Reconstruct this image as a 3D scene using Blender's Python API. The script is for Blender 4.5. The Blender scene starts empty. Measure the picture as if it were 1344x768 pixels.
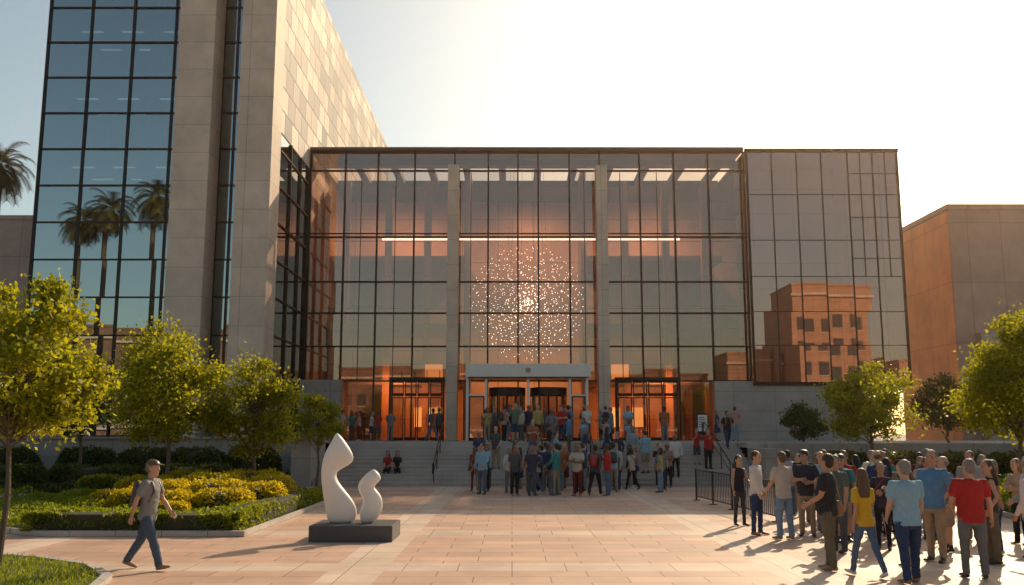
import bpy, math, random
import numpy as np
from mathutils import Vector, Matrix, noise
from mathutils.bvhtree import BVHTree
random.seed(7); np.random.seed(7)
SC=bpy.context.scene; COL=SC.collection
# ---------------------------------------------------------------- materials
def newmat(name):
    m=bpy.data.materials.new(name); m.use_nodes=True
    nt=m.node_tree; nt.nodes.clear()
    o=nt.nodes.new('ShaderNodeOutputMaterial'); return m,nt,o
def N(nt,t,**k):
    n=nt.nodes.new(t)
    for a,b in k.items(): setattr(n,a,b)
    return n
def plain(name,col,rough=.6,metal=0,var=.15,scale=6,bump=0,bscale=40,spec=.5,coords='Object'):
    m,nt,o=newmat(name); L=nt.links
    p=N(nt,'ShaderNodeBsdfPrincipled'); p.inputs['Roughness'].default_value=rough; p.inputs['Metallic'].default_value=metal
    p.inputs['Specular IOR Level'].default_value=spec
    tc=N(nt,'ShaderNodeTexCoord'); nz=N(nt,'ShaderNodeTexNoise'); nz.inputs['Scale'].default_value=scale; nz.inputs['Detail'].default_value=4
    L.new(tc.outputs[coords],nz.inputs['Vector'])
    mx=N(nt,'ShaderNodeMix',data_type='RGBA'); 
    mx.inputs[6].default_value=(*[c*(1-var) for c in col],1); mx.inputs[7].default_value=(*[min(1,c*(1+var)) for c in col],1)
    L.new(nz.outputs['Fac'],mx.inputs[0]); L.new(mx.outputs[2],p.inputs['Base Color'])
    if bump:
        n2=N(nt,'ShaderNodeTexNoise'); n2.inputs['Scale'].default_value=bscale; n2.inputs['Detail'].default_value=3
        L.new(tc.outputs[coords],n2.inputs['Vector'])
        b=N(nt,'ShaderNodeBump'); b.inputs['Strength'].default_value=bump; b.inputs['Distance'].default_value=.02
        L.new(n2.outputs['Fac'],b.inputs['Height']); L.new(b.outputs['Normal'],p.inputs['Normal'])
    L.new(p.outputs[0],o.inputs[0]); return m
def blocks(name,c1,c2,mort,bw,bh,ms=.012,rough=.7,offset=0.,metal=0,vertical=True,stain=.18,spec=.4,bump=.4,freq=2):
    m,nt,o=newmat(name); L=nt.links
    p=N(nt,'ShaderNodeBsdfPrincipled'); p.inputs['Roughness'].default_value=rough; p.inputs['Metallic'].default_value=metal
    p.inputs['Specular IOR Level'].default_value=spec
    tc=N(nt,'ShaderNodeTexCoord'); vec=tc.outputs['Object']
    if vertical:
        s=N(nt,'ShaderNodeSeparateXYZ'); L.new(vec,s.inputs[0]); a=N(nt,'ShaderNodeMath',operation='ADD'); L.new(s.outputs[0],a.inputs[0]); L.new(s.outputs[1],a.inputs[1])
        c=N(nt,'ShaderNodeCombineXYZ'); L.new(a.outputs[0],c.inputs[0]); L.new(s.outputs[2],c.inputs[1]); v2=c.outputs[0]
    else: v2=vec
    b=N(nt,'ShaderNodeTexBrick',offset=offset,offset_frequency=freq); L.new(v2,b.inputs['Vector'])
    for k,v in (('Scale',1),('Mortar Size',ms),('Mortar Smooth',.1),('Brick Width',bw),('Row Height',bh),('Bias',0)): b.inputs[k].default_value=v
    b.inputs['Color1'].default_value=(*c1,1); b.inputs['Color2'].default_value=(*c2,1); b.inputs['Mortar'].default_value=(*mort,1)
    nz=N(nt,'ShaderNodeTexNoise'); nz.inputs['Scale'].default_value=.6; nz.inputs['Detail'].default_value=8; nz.inputs['Roughness'].default_value=.65
    L.new(vec,nz.inputs['Vector'])
    mr=N(nt,'ShaderNodeMapRange'); mr.inputs[1].default_value=.3; mr.inputs[2].default_value=.7; mr.inputs[3].default_value=1-stain; mr.inputs[4].default_value=1+stain
    L.new(nz.outputs['Fac'],mr.inputs[0])
    vm=N(nt,'ShaderNodeVectorMath',operation='SCALE'); L.new(b.outputs['Color'],vm.inputs[0]); L.new(mr.outputs[0],vm.inputs['Scale'])
    L.new(vm.outputs[0],p.inputs['Base Color'])
    n2=N(nt,'ShaderNodeTexNoise'); n2.inputs['Scale'].default_value=25; n2.inputs['Detail'].default_value=4; L.new(vec,n2.inputs['Vector'])
    ad=N(nt,'ShaderNodeMath',operation='MULTIPLY_ADD'); ad.inputs[1].default_value=-1.5; L.new(b.outputs['Fac'],ad.inputs[0]); L.new(n2.outputs['Fac'],ad.inputs[2])
    bp=N(nt,'ShaderNodeBump'); bp.inputs['Strength'].default_value=bump; bp.inputs['Distance'].default_value=.01
    L.new(ad.outputs[0],bp.inputs['Height']); L.new(bp.outputs['Normal'],p.inputs['Normal'])
    rr=N(nt,'ShaderNodeMapRange'); rr.inputs[3].default_value=rough-.12; rr.inputs[4].default_value=min(1,rough+.12); L.new(nz.outputs['Fac'],rr.inputs[0]); L.new(rr.outputs[0],p.inputs['Roughness'])
    L.new(p.outputs[0],o.inputs[0]); return m
def glass(name,trans,refl,fac,hazecol=None,hazefac=0.0,rough=.01,var=.25):
    m,nt,o=newmat(name); L=nt.links
    t=N(nt,'ShaderNodeBsdfTransparent'); g=N(nt,'ShaderNodeBsdfGlossy'); g.inputs['Roughness'].default_value=rough; g.inputs['Color'].default_value=(*refl,1)
    ge=N(nt,'ShaderNodeNewGeometry')
    mx=N(nt,'ShaderNodeMix',data_type='RGBA'); mx.inputs[6].default_value=(*[c*(1-var) for c in trans],1); mx.inputs[7].default_value=(*[min(1,c*(1+var)) for c in trans],1)
    L.new(ge.outputs['Random Per Island'],mx.inputs[0]); L.new(mx.outputs[2],t.inputs['Color'])
    lw=N(nt,'ShaderNodeLayerWeight'); lw.inputs['Blend'].default_value=.35
    mr=N(nt,'ShaderNodeMapRange'); mr.inputs[3].default_value=fac; mr.inputs[4].default_value=min(1,fac+.55); L.new(lw.outputs['Fresnel'],mr.inputs[0])
    ms=N(nt,'ShaderNodeMixShader'); L.new(mr.outputs[0],ms.inputs[0]); L.new(t.outputs[0],ms.inputs[1]); L.new(g.outputs[0],ms.inputs[2])
    out=ms.outputs[0]
    if hazecol:  # diffuse layer paints warm milky haze onto the panes
        d=N(nt,'ShaderNodeBsdfDiffuse'); d.inputs[0].default_value=(*hazecol,1)
        m2=N(nt,'ShaderNodeMixShader'); m2.inputs[0].default_value=hazefac; L.new(out,m2.inputs[1]); L.new(d.outputs[0],m2.inputs[2]); out=m2.outputs[0]
    L.new(out,o.inputs[0]); return m
def emis(name,col,st):
    m,nt,o=newmat(name); e=N(nt,'ShaderNodeEmission'); e.inputs[0].default_value=(*col,1); e.inputs[1].default_value=st
    nt.links.new(e.outputs[0],o.inputs[0]); return m
def leafmat(name,c1,c2,tr=.5,tc=None):
    m,nt,o=newmat(name); L=nt.links
    ge=N(nt,'ShaderNodeNewGeometry'); t=N(nt,'ShaderNodeTexCoord'); nz=N(nt,'ShaderNodeTexNoise'); nz.inputs['Scale'].default_value=1.6; nz.inputs['Detail'].default_value=2
    L.new(t.outputs['Object'],nz.inputs['Vector'])
    ad=N(nt,'ShaderNodeMath',operation='MULTIPLY_ADD'); ad.inputs[1].default_value=.55; L.new(ge.outputs['Random Per Island'],ad.inputs[0])
    sb=N(nt,'ShaderNodeMath',operation='SUBTRACT'); sb.inputs[1].default_value=.25; L.new(nz.outputs['Fac'],sb.inputs[0]); L.new(sb.outputs[0],ad.inputs[2])
    mx=N(nt,'ShaderNodeMix',data_type='RGBA'); mx.inputs[6].default_value=(*c1,1); mx.inputs[7].default_value=(*c2,1); L.new(ad.outputs[0],mx.inputs[0])
    d=N(nt,'ShaderNodeBsdfPrincipled'); d.inputs['Roughness'].default_value=.45; d.inputs['Specular IOR Level'].default_value=.3; L.new(mx.outputs[2],d.inputs['Base Color'])
    tl=N(nt,'ShaderNodeBsdfTranslucent'); vm=N(nt,'ShaderNodeVectorMath',operation='MULTIPLY'); vm.inputs[1].default_value=tc or (2.5,2.25,.8)
    L.new(mx.outputs[2],vm.inputs[0]); L.new(vm.outputs[0],tl.inputs[0])
    ms=N(nt,'ShaderNodeMixShader'); ms.inputs[0].default_value=tr; L.new(d.outputs[0],ms.inputs[1]); L.new(tl.outputs[0],ms.inputs[2]); L.new(ms.outputs[0],o.inputs[0]); return m

M={}
M['conc']=blocks('pale_concrete',(.58,.47,.38),(.63,.51,.41),(.30,.24,.2),1.9,1.5,.012)
M['conc2']=blocks('wall_concrete',(.37,.32,.28),(.41,.35,.31),(.2,.18,.17),2.4,1.15,.012)
M['stone']=blocks('step_stone',(.42,.36,.32),(.46,.39,.34),(.27,.23,.2),1.5,5,.006)
M['panel']=blocks('metal_panel',(.86,.72,.60),(.32,.31,.31),(.22,.19,.18),1.6,1.3,.05,rough=.7,metal=.0,stain=.05,offset=.37,spec=.15)
M['suntint']=blocks('sun_tinted_stone',(.70,.28,.11),(.74,.31,.13),(.40,.16,.07),2.2,4.0,.02)  # orange sunlight is put into this stone colour
M['brickd']=blocks('dark_brick',(.20,.12,.085),(.24,.14,.095),(.1,.06,.05),2.2,4.0,.02)
M['brickl']=blocks('tan_brick',(.40,.24,.16),(.44,.27,.17),(.2,.12,.08),2.2,1.2,.03)
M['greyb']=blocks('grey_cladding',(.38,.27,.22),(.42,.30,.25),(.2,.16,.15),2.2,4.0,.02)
M['frame']=plain('dark_bronze_frame',(.030,.018,.014),.4,.6)
M['black']=plain('black_steel',(.02,.02,.022),.4,.5)
M['roof']=plain('roof_fascia',(.05,.035,.03),.5)
M['white']=plain('white_painted_metal',(.74,.69,.63),.45,var=.06)
M['wood']=blocks('interior_wood',(.46,.20,.08),(.36,.155,.065),(.1,.05,.03),.9,3.1,.015,rough=.4)
M['inwall']=blocks('interior_plaster',(.48,.30,.19),(.42,.27,.17),(.2,.12,.08),2.6,1.6,.03,rough=.6)
M['infloor']=plain('interior_stone_floor',(.3,.2,.14),.25)
M['darkin']=plain('dark_interior',(.05,.055,.06),.8)
M['ceil']=plain('ceiling_panel',(.30,.20,.15),.7)
M['gmain']=glass('bronze_glass',(.62,.49,.41),(.95,.76,.66),.22,(.45,.22,.14),.07)
M['gbox']=glass('bronze_glass_dense',(.36,.24,.19),(.95,.68,.58),.38,(.50,.24,.17),.15)
M['gtower']=glass('tinted_teal_glass',(.13,.17,.19),(.62,.71,.73),.42)
M['gdoor']=glass('clear_door_glass',(.7,.6,.52),(.8,.8,.8),.12)
M['warmglow']=emis('warm_glow',(1,.36,.10),1.3)  # emission for the orange lobby glow, not a lamp fitting
M['striplamp']=emis('strip_lamp',(1,.88,.74),3.0)
M['dot']=emis('crystal_light',(1,.88,.74),6)
M['sculpt']=plain('white_sculpture_paint',(.82,.77,.70),.45,var=.05,scale=3,bump=.1)
M['plinth']=plain('dark_granite',(.075,.07,.075),.45,scale=60,var=.4)
M['bark']=plain('bark',(.14,.10,.07),.9,bump=.8,bscale=30,scale=15)
M['leafy']=leafmat('sunny_leaf',(.09,.12,.010),(.29,.28,.022),.55)
M['leafd']=leafmat('dark_leaf',(.03,.05,.012),(.08,.10,.02),.35)
M['hedge']=leafmat('hedge_leaf',(.07,.11,.012),(.22,.24,.020),.48)
M['hedgey']=leafmat('golden_hedge_leaf',(.24,.21,.010),(.44,.35,.015),.48)
M['soil']=plain('soil',(.05,.045,.02),.95,scale=12,bump=.6)
M['lawn']=plain('lawn_ground',(.07,.09,.02),.95,scale=9,bump=.8,var=.4)
M['palm']=leafmat('palm_leaf',(.07,.07,.02),(.17,.13,.04),.3,(1.6,1.3,.8))
M['ground']=plain('city_ground',(.2,.18,.16),.9,scale=.3)
M['kerb']=blocks('kerb_stone',(.46,.41,.36),(.49,.43,.38),(.2,.18,.16),1.0,9,.01)

# ---------------------------------------------------------------- builder
class B:
    def __init__(s): s.v=[];s.f=[];s.m=[]
    def add(s,vs,fs,mi=0):
        o=len(s.v); s.v+= [tuple(v) for v in vs]; s.f+=[tuple(i+o for i in f) for f in fs]; s.m+=[mi]*len(fs)
    def box(s,x0,x1,y0,y1,z0,z1,mi=0):
        s.add([(x0,y0,z0),(x1,y0,z0),(x1,y1,z0),(x0,y1,z0),(x0,y0,z1),(x1,y0,z1),(x1,y1,z1),(x0,y1,z1)],
              [(0,3,2,1),(4,5,6,7),(0,1,5,4),(1,2,6,5),(2,3,7,6),(3,0,4,7)],mi)
    def quad(s,a,b,c,d,mi=0): s.add([a,b,c,d],[(0,1,2,3)],mi)
    def rings(s,rings,mi=0,cap=True,seg=12):
        vs=[];fs=[]
        for (c,ax,ay) in rings:
            for k in range(seg):
                t=2*math.pi*k/seg; vs.append(c+ax*math.cos(t)+ay*math.sin(t))
        for r in range(len(rings)-1):
            for k in range(seg):
                k2=(k+1)%seg; fs.append((r*seg+k,r*seg+k2,(r+1)*seg+k2,(r+1)*seg+k))
        if cap:
            fs.append(tuple(reversed(range(seg)))); n=(len(rings)-1)*seg; fs.append(tuple(range(n,n+seg)))
        s.add(vs,fs,mi)
    def tube(s,pts,rad,mi=0,seg=10,ref=None,round_=True):
        pts=[Vector(p) for p in pts]; rad=[r if isinstance(r,tuple) else (r,r) for r in rad]
        R=[]; n=len(pts)
        for i,p in enumerate(pts):
            d=(pts[min(i+1,n-1)]-pts[max(i-1,0)]).normalized()
            rf=Vector(ref) if ref else (Vector((0,1,0)) if abs(d.y)<.9 else Vector((0,0,1)))
            ax=d.cross(rf).normalized(); ay=ax.cross(d).normalized()
            ay=-ay
            if i==0 and round_:
                R.append((p-d*rad[0][1]*.6,ax*rad[0][0]*.55,ay*rad[0][1]*.55)); 
            R.append((p,ax*rad[i][0],ay*rad[i][1]))
            if i==n-1 and round_:
                R.append((p+d*rad[-1][1]*.6,ax*rad[-1][0]*.55,ay*rad[-1][1]*.55))
        s.rings([(c,a,b) for c,a,b in R],mi,True,seg)
    def ell(s,c,rx,ry,rz,mi=0,seg=12,nr=7):
        c=Vector(c);R=[]
        for i in range(nr):
            t=-math.pi/2+math.pi*(i+.35)/(nr-.3)
            R.append((c+Vector((0,0,rz*math.sin(t))),Vector((rx*math.cos(t),0,0)),Vector((0,ry*math.cos(t),0))))
        s.rings(R,mi,True,seg)
    def mesh(s,name,mats,smooth=False):
        me=bpy.data.meshes.new(name); me.from_pydata(s.v,[],s.f); 
        for m in mats: me.materials.append(m)
        me.polygons.foreach_set('material_index',s.m)
        me.polygons.foreach_set('use_smooth',[smooth]*len(s.f)); me.update(); return me
    def obj(s,name,mats,parent=None,smooth=False,bevel=0):
        ob=bpy.data.objects.new(name,s.mesh(name,mats,smooth)); COL.objects.link(ob)
        if parent: ob.parent=parent
        if bevel:
            b=ob.modifiers.new('bev','BEVEL'); b.width=bevel; b.segments=2; b.limit_method='ANGLE'
        return ob
def empty(name,loc=(0,0,0)):
    e=bpy.data.objects.new(name,None); e.location=loc; COL.objects.link(e); e.empty_display_size=.5; return e

# ---------------------------------------------------------------- ground + plaza
b=B(); b.quad((-600,-600,-.06),(600,-600,-.06),(600,900,-.06),(-600,900,-.06)); b.obj('ground',[M['ground']])
def paving():
    m,nt,o=newmat('plaza_paving'); L=nt.links
    tc=N(nt,'ShaderNodeTexCoord'); vec=tc.outputs['Object']; sp=N(nt,'ShaderNodeSeparateXYZ'); L.new(vec,sp.inputs[0])
    def brick(bw,bh,c1,c2,mo,off,ms,vv=None):
        b=N(nt,'ShaderNodeTexBrick',offset=off); L.new(vv or vec,b.inputs['Vector'])
        for k,v in (('Scale',1),('Mortar Size',ms),('Mortar Smooth',.1),('Brick Width',bw),('Row Height',bh)): b.inputs[k].default_value=v
        b.inputs['Color1'].default_value=(*c1,1); b.inputs['Color2'].default_value=(*c2,1); b.inputs['Mortar'].default_value=(*mo,1); return b
    b1=brick(1.2,.6,(.66,.42,.30),(.52,.34,.25),(.27,.17,.12),.5,.010)
    b2=brick(.9,.9,(.68,.52,.41),(.60,.46,.36),(.30,.21,.15),0,.010)
    def band(out,per,wid,off):
        a=N(nt,'ShaderNodeMath',operation='ADD'); a.inputs[1].default_value=off; L.new(out,a.inputs[0])
        mo=N(nt,'ShaderNodeMath',operation='FLOORED_MODULO'); mo.inputs[1].default_value=per; L.new(a.outputs[0],mo.inputs[0])
        c=N(nt,'ShaderNodeMath',operation='LESS_THAN'); c.inputs[1].default_value=wid; L.new(mo.outputs[0],c.inputs[0]); return c
    bx=band(sp.outputs[0],7.2,.9,3.0); by=band(sp.outputs[1],5.4,.9,.6)
    mxm=N(nt,'ShaderNodeMath',operation='MAXIMUM'); L.new(bx.outputs[0],mxm.inputs[0]); L.new(by.outputs[0],mxm.inputs[1])
    mx=N(nt,'ShaderNodeMix',data_type='RGBA'); L.new(mxm.outputs[0],mx.inputs[0]); L.new(b1.outputs['Color'],mx.inputs[6]); L.new(b2.outputs['Color'],mx.inputs[7])
    nz=N(nt,'ShaderNodeTexNoise'); nz.inputs['Scale'].default_value=.55; nz.inputs['Detail'].default_value=9; nz.inputs['Roughness'].default_value=.7; L.new(vec,nz.inputs['Vector'])
    mr=N(nt,'ShaderNodeMapRange'); mr.inputs[1].default_value=.3; mr.inputs[2].default_value=.7; mr.inputs[3].default_value=.78; mr.inputs[4].default_value=1.12; L.new(nz.outputs['Fac'],mr.inputs[0])
    vm=N(nt,'ShaderNodeVectorMath',operation='SCALE'); L.new(mx.outputs[2],vm.inputs[0]); L.new(mr.outputs[0],vm.inputs['Scale'])
    p=N(nt,'ShaderNodeBsdfPrincipled'); L.new(vm.outputs[0],p.inputs['Base Color']); p.inputs['Specular IOR Level'].default_value=.35
    rr=N(nt,'ShaderNodeMapRange'); rr.inputs[3].default_value=.38; rr.inputs[4].default_value=.72; L.new(nz.outputs['Fac'],rr.inputs[0]); L.new(rr.outputs[0],p.inputs['Roughness'])
    n2=N(nt,'ShaderNodeTexNoise'); n2.inputs['Scale'].default_value=40; L.new(vec,n2.inputs['Vector'])
    bp=N(nt,'ShaderNodeBump'); bp.inputs['Strength'].default_value=.25; bp.inputs['Distance'].default_value=.01
    ad=N(nt,'ShaderNodeMath',operation='SUBTRACT'); L.new(n2.outputs['Fac'],ad.inputs[0]); L.new(b1.outputs['Fac'],ad.inputs[1]); L.new(ad.outputs[0],bp.inputs['Height']); L.new(bp.outputs['Normal'],p.inputs['Normal'])
    L.new(p.outputs[0],o.inputs[0]); return m
b=B(); b.quad((-45,-25,0),(45,-25,0),(45,44,0),(-45,44,0)); b.obj('plaza_pavement',[paving()])

def bed(name,poly,h=.12,mat='soil'):
    b=B(); n=len(poly); c=Vector((sum(p[0] for p in poly)/n,sum(p[1] for p in poly)/n))
    inn=[(Vector(p)+(c-Vector(p)).normalized()*.16) for p in poly]
    vs=[(p[0],p[1],-.01) for p in poly]+[(p[0],p[1],h) for p in poly]+[(p[0],p[1],h) for p in inn]+[(p[0],p[1],h-.04) for p in inn]
    fs=[]
    for i in range(n):
        j=(i+1)%n
        fs+=[(i,j,n+j,n+i),(n+i,n+j,2*n+j,2*n+i),(2*n+i,2*n+j,3*n+j,3*n+i)]
    b.add(vs,fs,0); b.add([(p[0],p[1],h-.04) for p in inn],[tuple(range(n))],1)
    return b.obj(name,[M['kerb'],M[mat]])
def leaves_mesh(P,size,mats,mi=None,up=0.0,asp=.5,extra=None,name='leaves'):
    n=len(P); a=np.random.normal(size=(n,3)); a[:,2]+=up; a/=np.linalg.norm(a,axis=1)[:,None]
    r=np.random.normal(size=(n,3)); bb=np.cross(a,r); bb/=np.linalg.norm(bb,axis=1)[:,None]
    L=(size*(.6+.8*np.random.rand(n)))[:,None]
    V=np.stack([P-a*L*.5,P+bb*L*asp*.5+a*L*.05,P+a*L*.5,P-bb*L*asp*.5+a*L*.05],1).reshape(-1,3)
    v=[tuple(x) for x in V.tolist()]; f=[(4*i,4*i+1,4*i+2,4*i+3) for i in range(n)]
    m=[0]*n
    if extra:
        o=len(v); v+=extra.v; f+=[tuple(i+o for i in q) for q in extra.f]; m+=[k+1 for k in extra.m]
    me=bpy.data.meshes.new(name); me.from_pydata(v,[],f)
    for q in mats: me.materials.append(q)
    me.polygons.foreach_set('material_index',m); me.update(); return me
def tree(name,x,y,z0,H,r,zc0,n,size,mat='leafy',tr=.07,seed=1,lean=0,clr=.30):
    rs=np.random.RandomState(seed); np.random.seed(seed)
    zc=(zc0+H)/2; rz=(H-zc0)/2
    K=50
    C=[]
    while len(C)<K:
        p=rs.uniform(-1,1,3); d=np.linalg.norm(p)
        if .22<d<1.0:
            w=1.0-.35*max(0,p[2]); jag=rs.uniform(.85,1.14)
            C.append((p[0]*r*w*jag+lean*(p[2]+1)*.5,p[1]*r*w*jag,zc+p[2]*rz*rs.uniform(.9,1.06)))
    C=np.array(C); wts=rs.uniform(.45,1.55,K); wts/=wts.sum()
    idx=rs.choice(K,n,p=wts); crad=rs.uniform(.6,1.35,K)*clr*r
    G=rs.normal(size=(n,3))*.5; G[:,2]*=.75
    P=C[idx]+G*crad[idx][:,None]
    b=B(); top=Vector((lean*.4,0,zc0+(H-zc0)*.7))
    k=Vector((rs.uniform(-.08,.08),rs.uniform(-.08,.08),zc0*.6))
    b.tube([(0,0,-.1),(0,0,.08),k,Vector((lean*.1,0,zc0+.1)),top],[tr*1.5,tr*1.15,tr*.9,tr*.75,tr*.2],0,8)
    for i in range(K):
        if i%2==0 or n>6000:
            t=rs.uniform(.0,.7); s=Vector((lean*.1,0,zc0-.2)).lerp(top,t); e=Vector(C[i]); mid=s.lerp(e,.5)+Vector((0,0,-.05+.1*rs.rand()))
            b.tube([s,mid,e],[tr*.35,tr*.22,tr*.08],0,5,round_=False)
    me=leaves_mesh(P,size,[M[mat],M['bark']],extra=b,name=name,asp=.58)
    ob=bpy.data.objects.new(name,me); ob.location=(x,y,z0); COL.objects.link(ob); return ob

bed('garden_bed',[(-5.8,20.6),(-5.8,30.5),(-6.4,31.5),(-14.5,31.5),(-14.5,23.2),(-10.2,20.6)])
bed('lawn_bed',[(-5.7,9),(-5.75,13.2),(-6.1,14.6),(-6.9,15.8),(-8.3,16.8),(-11,17.8),(-22,18.6),(-22,9)],.1,'lawn')
bed('garden_bed',[(-15.6,24.5),(-15.6,31.5),(-30,31.5),(-30,22.5),(-18,22.5)])
bed('garden_bed',[(-9.3,33),(-9.3,41.6),(-34,41.6),(-34,33)])
bed('garden_bed',[(12.5,33),(38,33),(38,41.6),(12.5,41.6)])
bed('garden_bed',[(12.2,18.5),(26,18.5),(26,31),(14.0,31)])
def cover(name,poly,z,n,size,mat,up=1.2,hh=.12,asp=.3):
    P=[];xs=[p[0] for p in poly]; ys=[p[1] for p in poly]
    def inside(x,y):
        c=False;j=len(poly)-1
        for i in range(len(poly)):
            if (poly[i][1]>y)!=(poly[j][1]>y) and x<(poly[j][0]-poly[i][0])*(y-poly[i][1])/(poly[j][1]-poly[i][1])+poly[i][0]: c=not c
            j=i
        return c
    while len(P)<n:
        x=random.uniform(min(xs),max(xs)); y=random.uniform(min(ys),max(ys))
        if inside(x,y):
            P.append((x,y,z+random.random()**.7*hh*(1+.5*math.sin(x*2.1+y)*math.cos(y*1.7))))
    me=leaves_mesh(np.array(P),size,[M[mat]],up=up,asp=asp,name=name); ob=bpy.data.objects.new(name,me); COL.objects.link(ob); return ob
cover('lawn_grass',[(-5.9,9.5),(-5.95,13.2),(-6.25,14.5),(-7.0,15.6),(-8.4,16.6),(-11,17.6),(-16,18),(-16,9.5)],.06,46000,.085,'hedge',2.2,.07,.14)
cover('ground_cover_plants',[(-6.0,20.8),(-6.0,30.4),(-14.3,31.2),(-14.3,23.4),(-10.2,20.8)],.12,42000,.11,'hedge',.9,.26,.4)
cover('ground_cover_plants',[(-15.8,24.6),(-15.8,31.2),(-24,31.2),(-24,22.7),(-18,22.7)],.12,14000,.13,'hedge',.9,.30,.4)
cover('ground_cover_plants',[(-9.5,33.2),(-9.5,41.4),(-26,41.4),(-26,33.2)],.1,14000,.17,'leafd',.9,.35,.45)
cover('ground_cover_plants',[(12.7,33.2),(30,33.2),(30,41.4),(12.7,41.4)],.1,12000,.17,'leafd',.9,.4,.45)
cover('ground_cover_plants',[(12.4,18.8),(20,18.8),(20,30.8),(14.2,30.8)],.1,14000,.14,'hedge',.9,.4,.45)
def hedge(name,x,y,lx,ly,h,mat,n,size=.09,rot=0,rnd=.5):
    rs=np.random.RandomState(int(abs(x*91+y*37))%9999)
    e=rnd
    u=rs.uniform(-math.pi,math.pi,n); w=np.arcsin(rs.uniform(-.1,1,n))
    f=lambda c: np.sign(c)*np.abs(c)**e
    X=f(np.cos(w))*f(np.cos(u))*lx/2; Y=f(np.cos(w))*f(np.sin(u))*ly/2; Z=f(np.sin(w))*h
    k=1+.06*np.sin(X*5+x)*np.cos(Y*6)+rs.normal(size=n)*.03-.08*rs.rand(n)
    P=np.stack([X*k,Y*k,np.maximum(Z*k,.02)],1)
    b=B(); seg=16; vs=[];fs=[]
    for i in range(6):
        ww=i/5*math.pi/2*.96
        for j in range(seg):
            uu=2*math.pi*j/seg
            g=lambda c: math.copysign(abs(c)**e,c)
            vs.append((g(math.cos(ww))*g(math.cos(uu))*lx/2*.88,g(math.cos(ww))*g(math.sin(uu))*ly/2*.88,g(math.sin(ww))*h*.9))
    for i in range(5):
        for j in range(seg):
            j2=(j+1)%seg; fs.append((i*seg+j,i*seg+j2,(i+1)*seg+j2,(i+1)*seg+j))
    fs.append(tuple(range(5*seg,6*seg))); b.add(vs,fs,0)
    me=leaves_mesh(P,size,[M[mat],M['soil']],extra=b,asp=.6,name=name)
    ob=bpy.data.objects.new(name,me); ob.location=(x,y,.1); ob.rotation_euler[2]=rot; COL.objects.link(ob)
for (x,y,lx,ly,h) in [(-7.5,24.6,1.6,1.4,.70),(-8.9,24.4,1.5,1.3,.66),(-10.0,25.2,1.4,1.3,.64),(-8.1,26.0,1.9,1.5,.86),(-9.9,26.7,1.8,1.5,.82),(-11.1,26.2,1.2,1.1,.55),(-7.0,26.6,1.3,1.5,.76),(-8.9,28.0,2.3,1.5,.95),(-7.3,28.6,1.5,1.5,.86),(-10.9,28.2,1.8,1.4,.86),(-8.4,23.4,.9,.8,.46),(-8.3,30.2,2.2,1.1,.95),(-10.3,30.2,2.0,1.1,.95)]:
    hedge('golden_shrub',x,y,lx,ly,h,'hedgey',3300,.08,rnd=.6)
for (x,y,lx,ly,h) in [(-16.8,27.5,1.9,1.5,.7),(-18.5,28.0,2.4,1.6,.8),(-17.4,29.4,1.8,1.3,.8),(-16.4,26.0,1.3,1.2,.5)]:
    hedge('golden_shrub',x,y,lx,ly,h,'hedgey',2800,.09,rnd=.62)
hedge('clipped_hedge',-9.3,21.2,3.0,.8,.40,'hedge',5500,.08,rnd=.22)
hedge('clipped_hedge',-6.4,25.6,.8,9.2,.42,'hedge',11000,.08,rnd=.2)
hedge('clipped_hedge',-7.2,21.2,1.9,.8,.38,'hedge',4000,.08,rnd=.22)
hedge('clipped_hedge',-12.3,30.9,3.6,.8,.75,'hedge',4500,.1,rnd=.3)
for x in (-12,-15.5,-19,-22.5): hedge('dark_hedge',x,35+.3*math.sin(x),3.2,1.6,.95,'leafd',3500,.13,rnd=.4)
for x in (-11,-13.2,-15.3,-18,-21,-24): hedge('dark_hedge',x,39.5+.3*math.sin(x),2.4,1.8,1.5,'leafd',3500,.14,rnd=.6)
for x in (13.8,16,18.3,20.6,23,26): hedge('dark_hedge',x,38.5+.5*math.sin(x*2),2.3,1.8,1.35,'leafd',3000,.14,rnd=.6)
for x,y in ((14.0,20.5),(14.8,23),(15.7,26),(16.2,29)): hedge('golden_shrub',x,y,1.9,1.7,.95,'hedge',3000,.11,rnd=.7)
tree('young_tree',-8.45,15.7,.06,4.8,1.30,1.95,20000,.10,'leafy',.05,3,.15)
tree('young_tree',-11.0,30.0,.08,5.6,1.95,1.9,18000,.125,'leafy',.08,4)
tree('young_tree',-8.75,31.8,.05,4.85,1.45,1.35,13000,.12,'leafy',.07,5)
tree('young_tree',-8.0,38.6,.05,3.85,.95,1.5,5000,.12,'leafy',.05,6)
tree('ornamental_tree',-17.6,38.2,.05,5.2,1.25,1.9,6000,.13,'leafd',.08,8)
tree('ornamental_tree',-22.5,36.5,.05,4.4,1.4,1.2,6000,.13,'leafd',.08,9)
tree('young_tree',14.6,38.0,.05,5.1,1.85,1.9,14000,.13,'leafy',.08,11)
tree('young_tree',16.3,30.0,.05,6.1,1.85,2.0,17000,.125,'leafy',.08,12,.2)
tree('ornamental_tree',20.8,44.6,1.7,3.2,1.4,.5,6000,.15,'leafd',.07,13)
tree('ornamental_tree',14.5,46.5,1.7,1.9,1.1,.25,4500,.13,'leafd',.05,14)
tree('ornamental_tree',24.6,40.0,.1,4.6,1.6,1.4,6000,.15,'leafd',.07,15)

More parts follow.
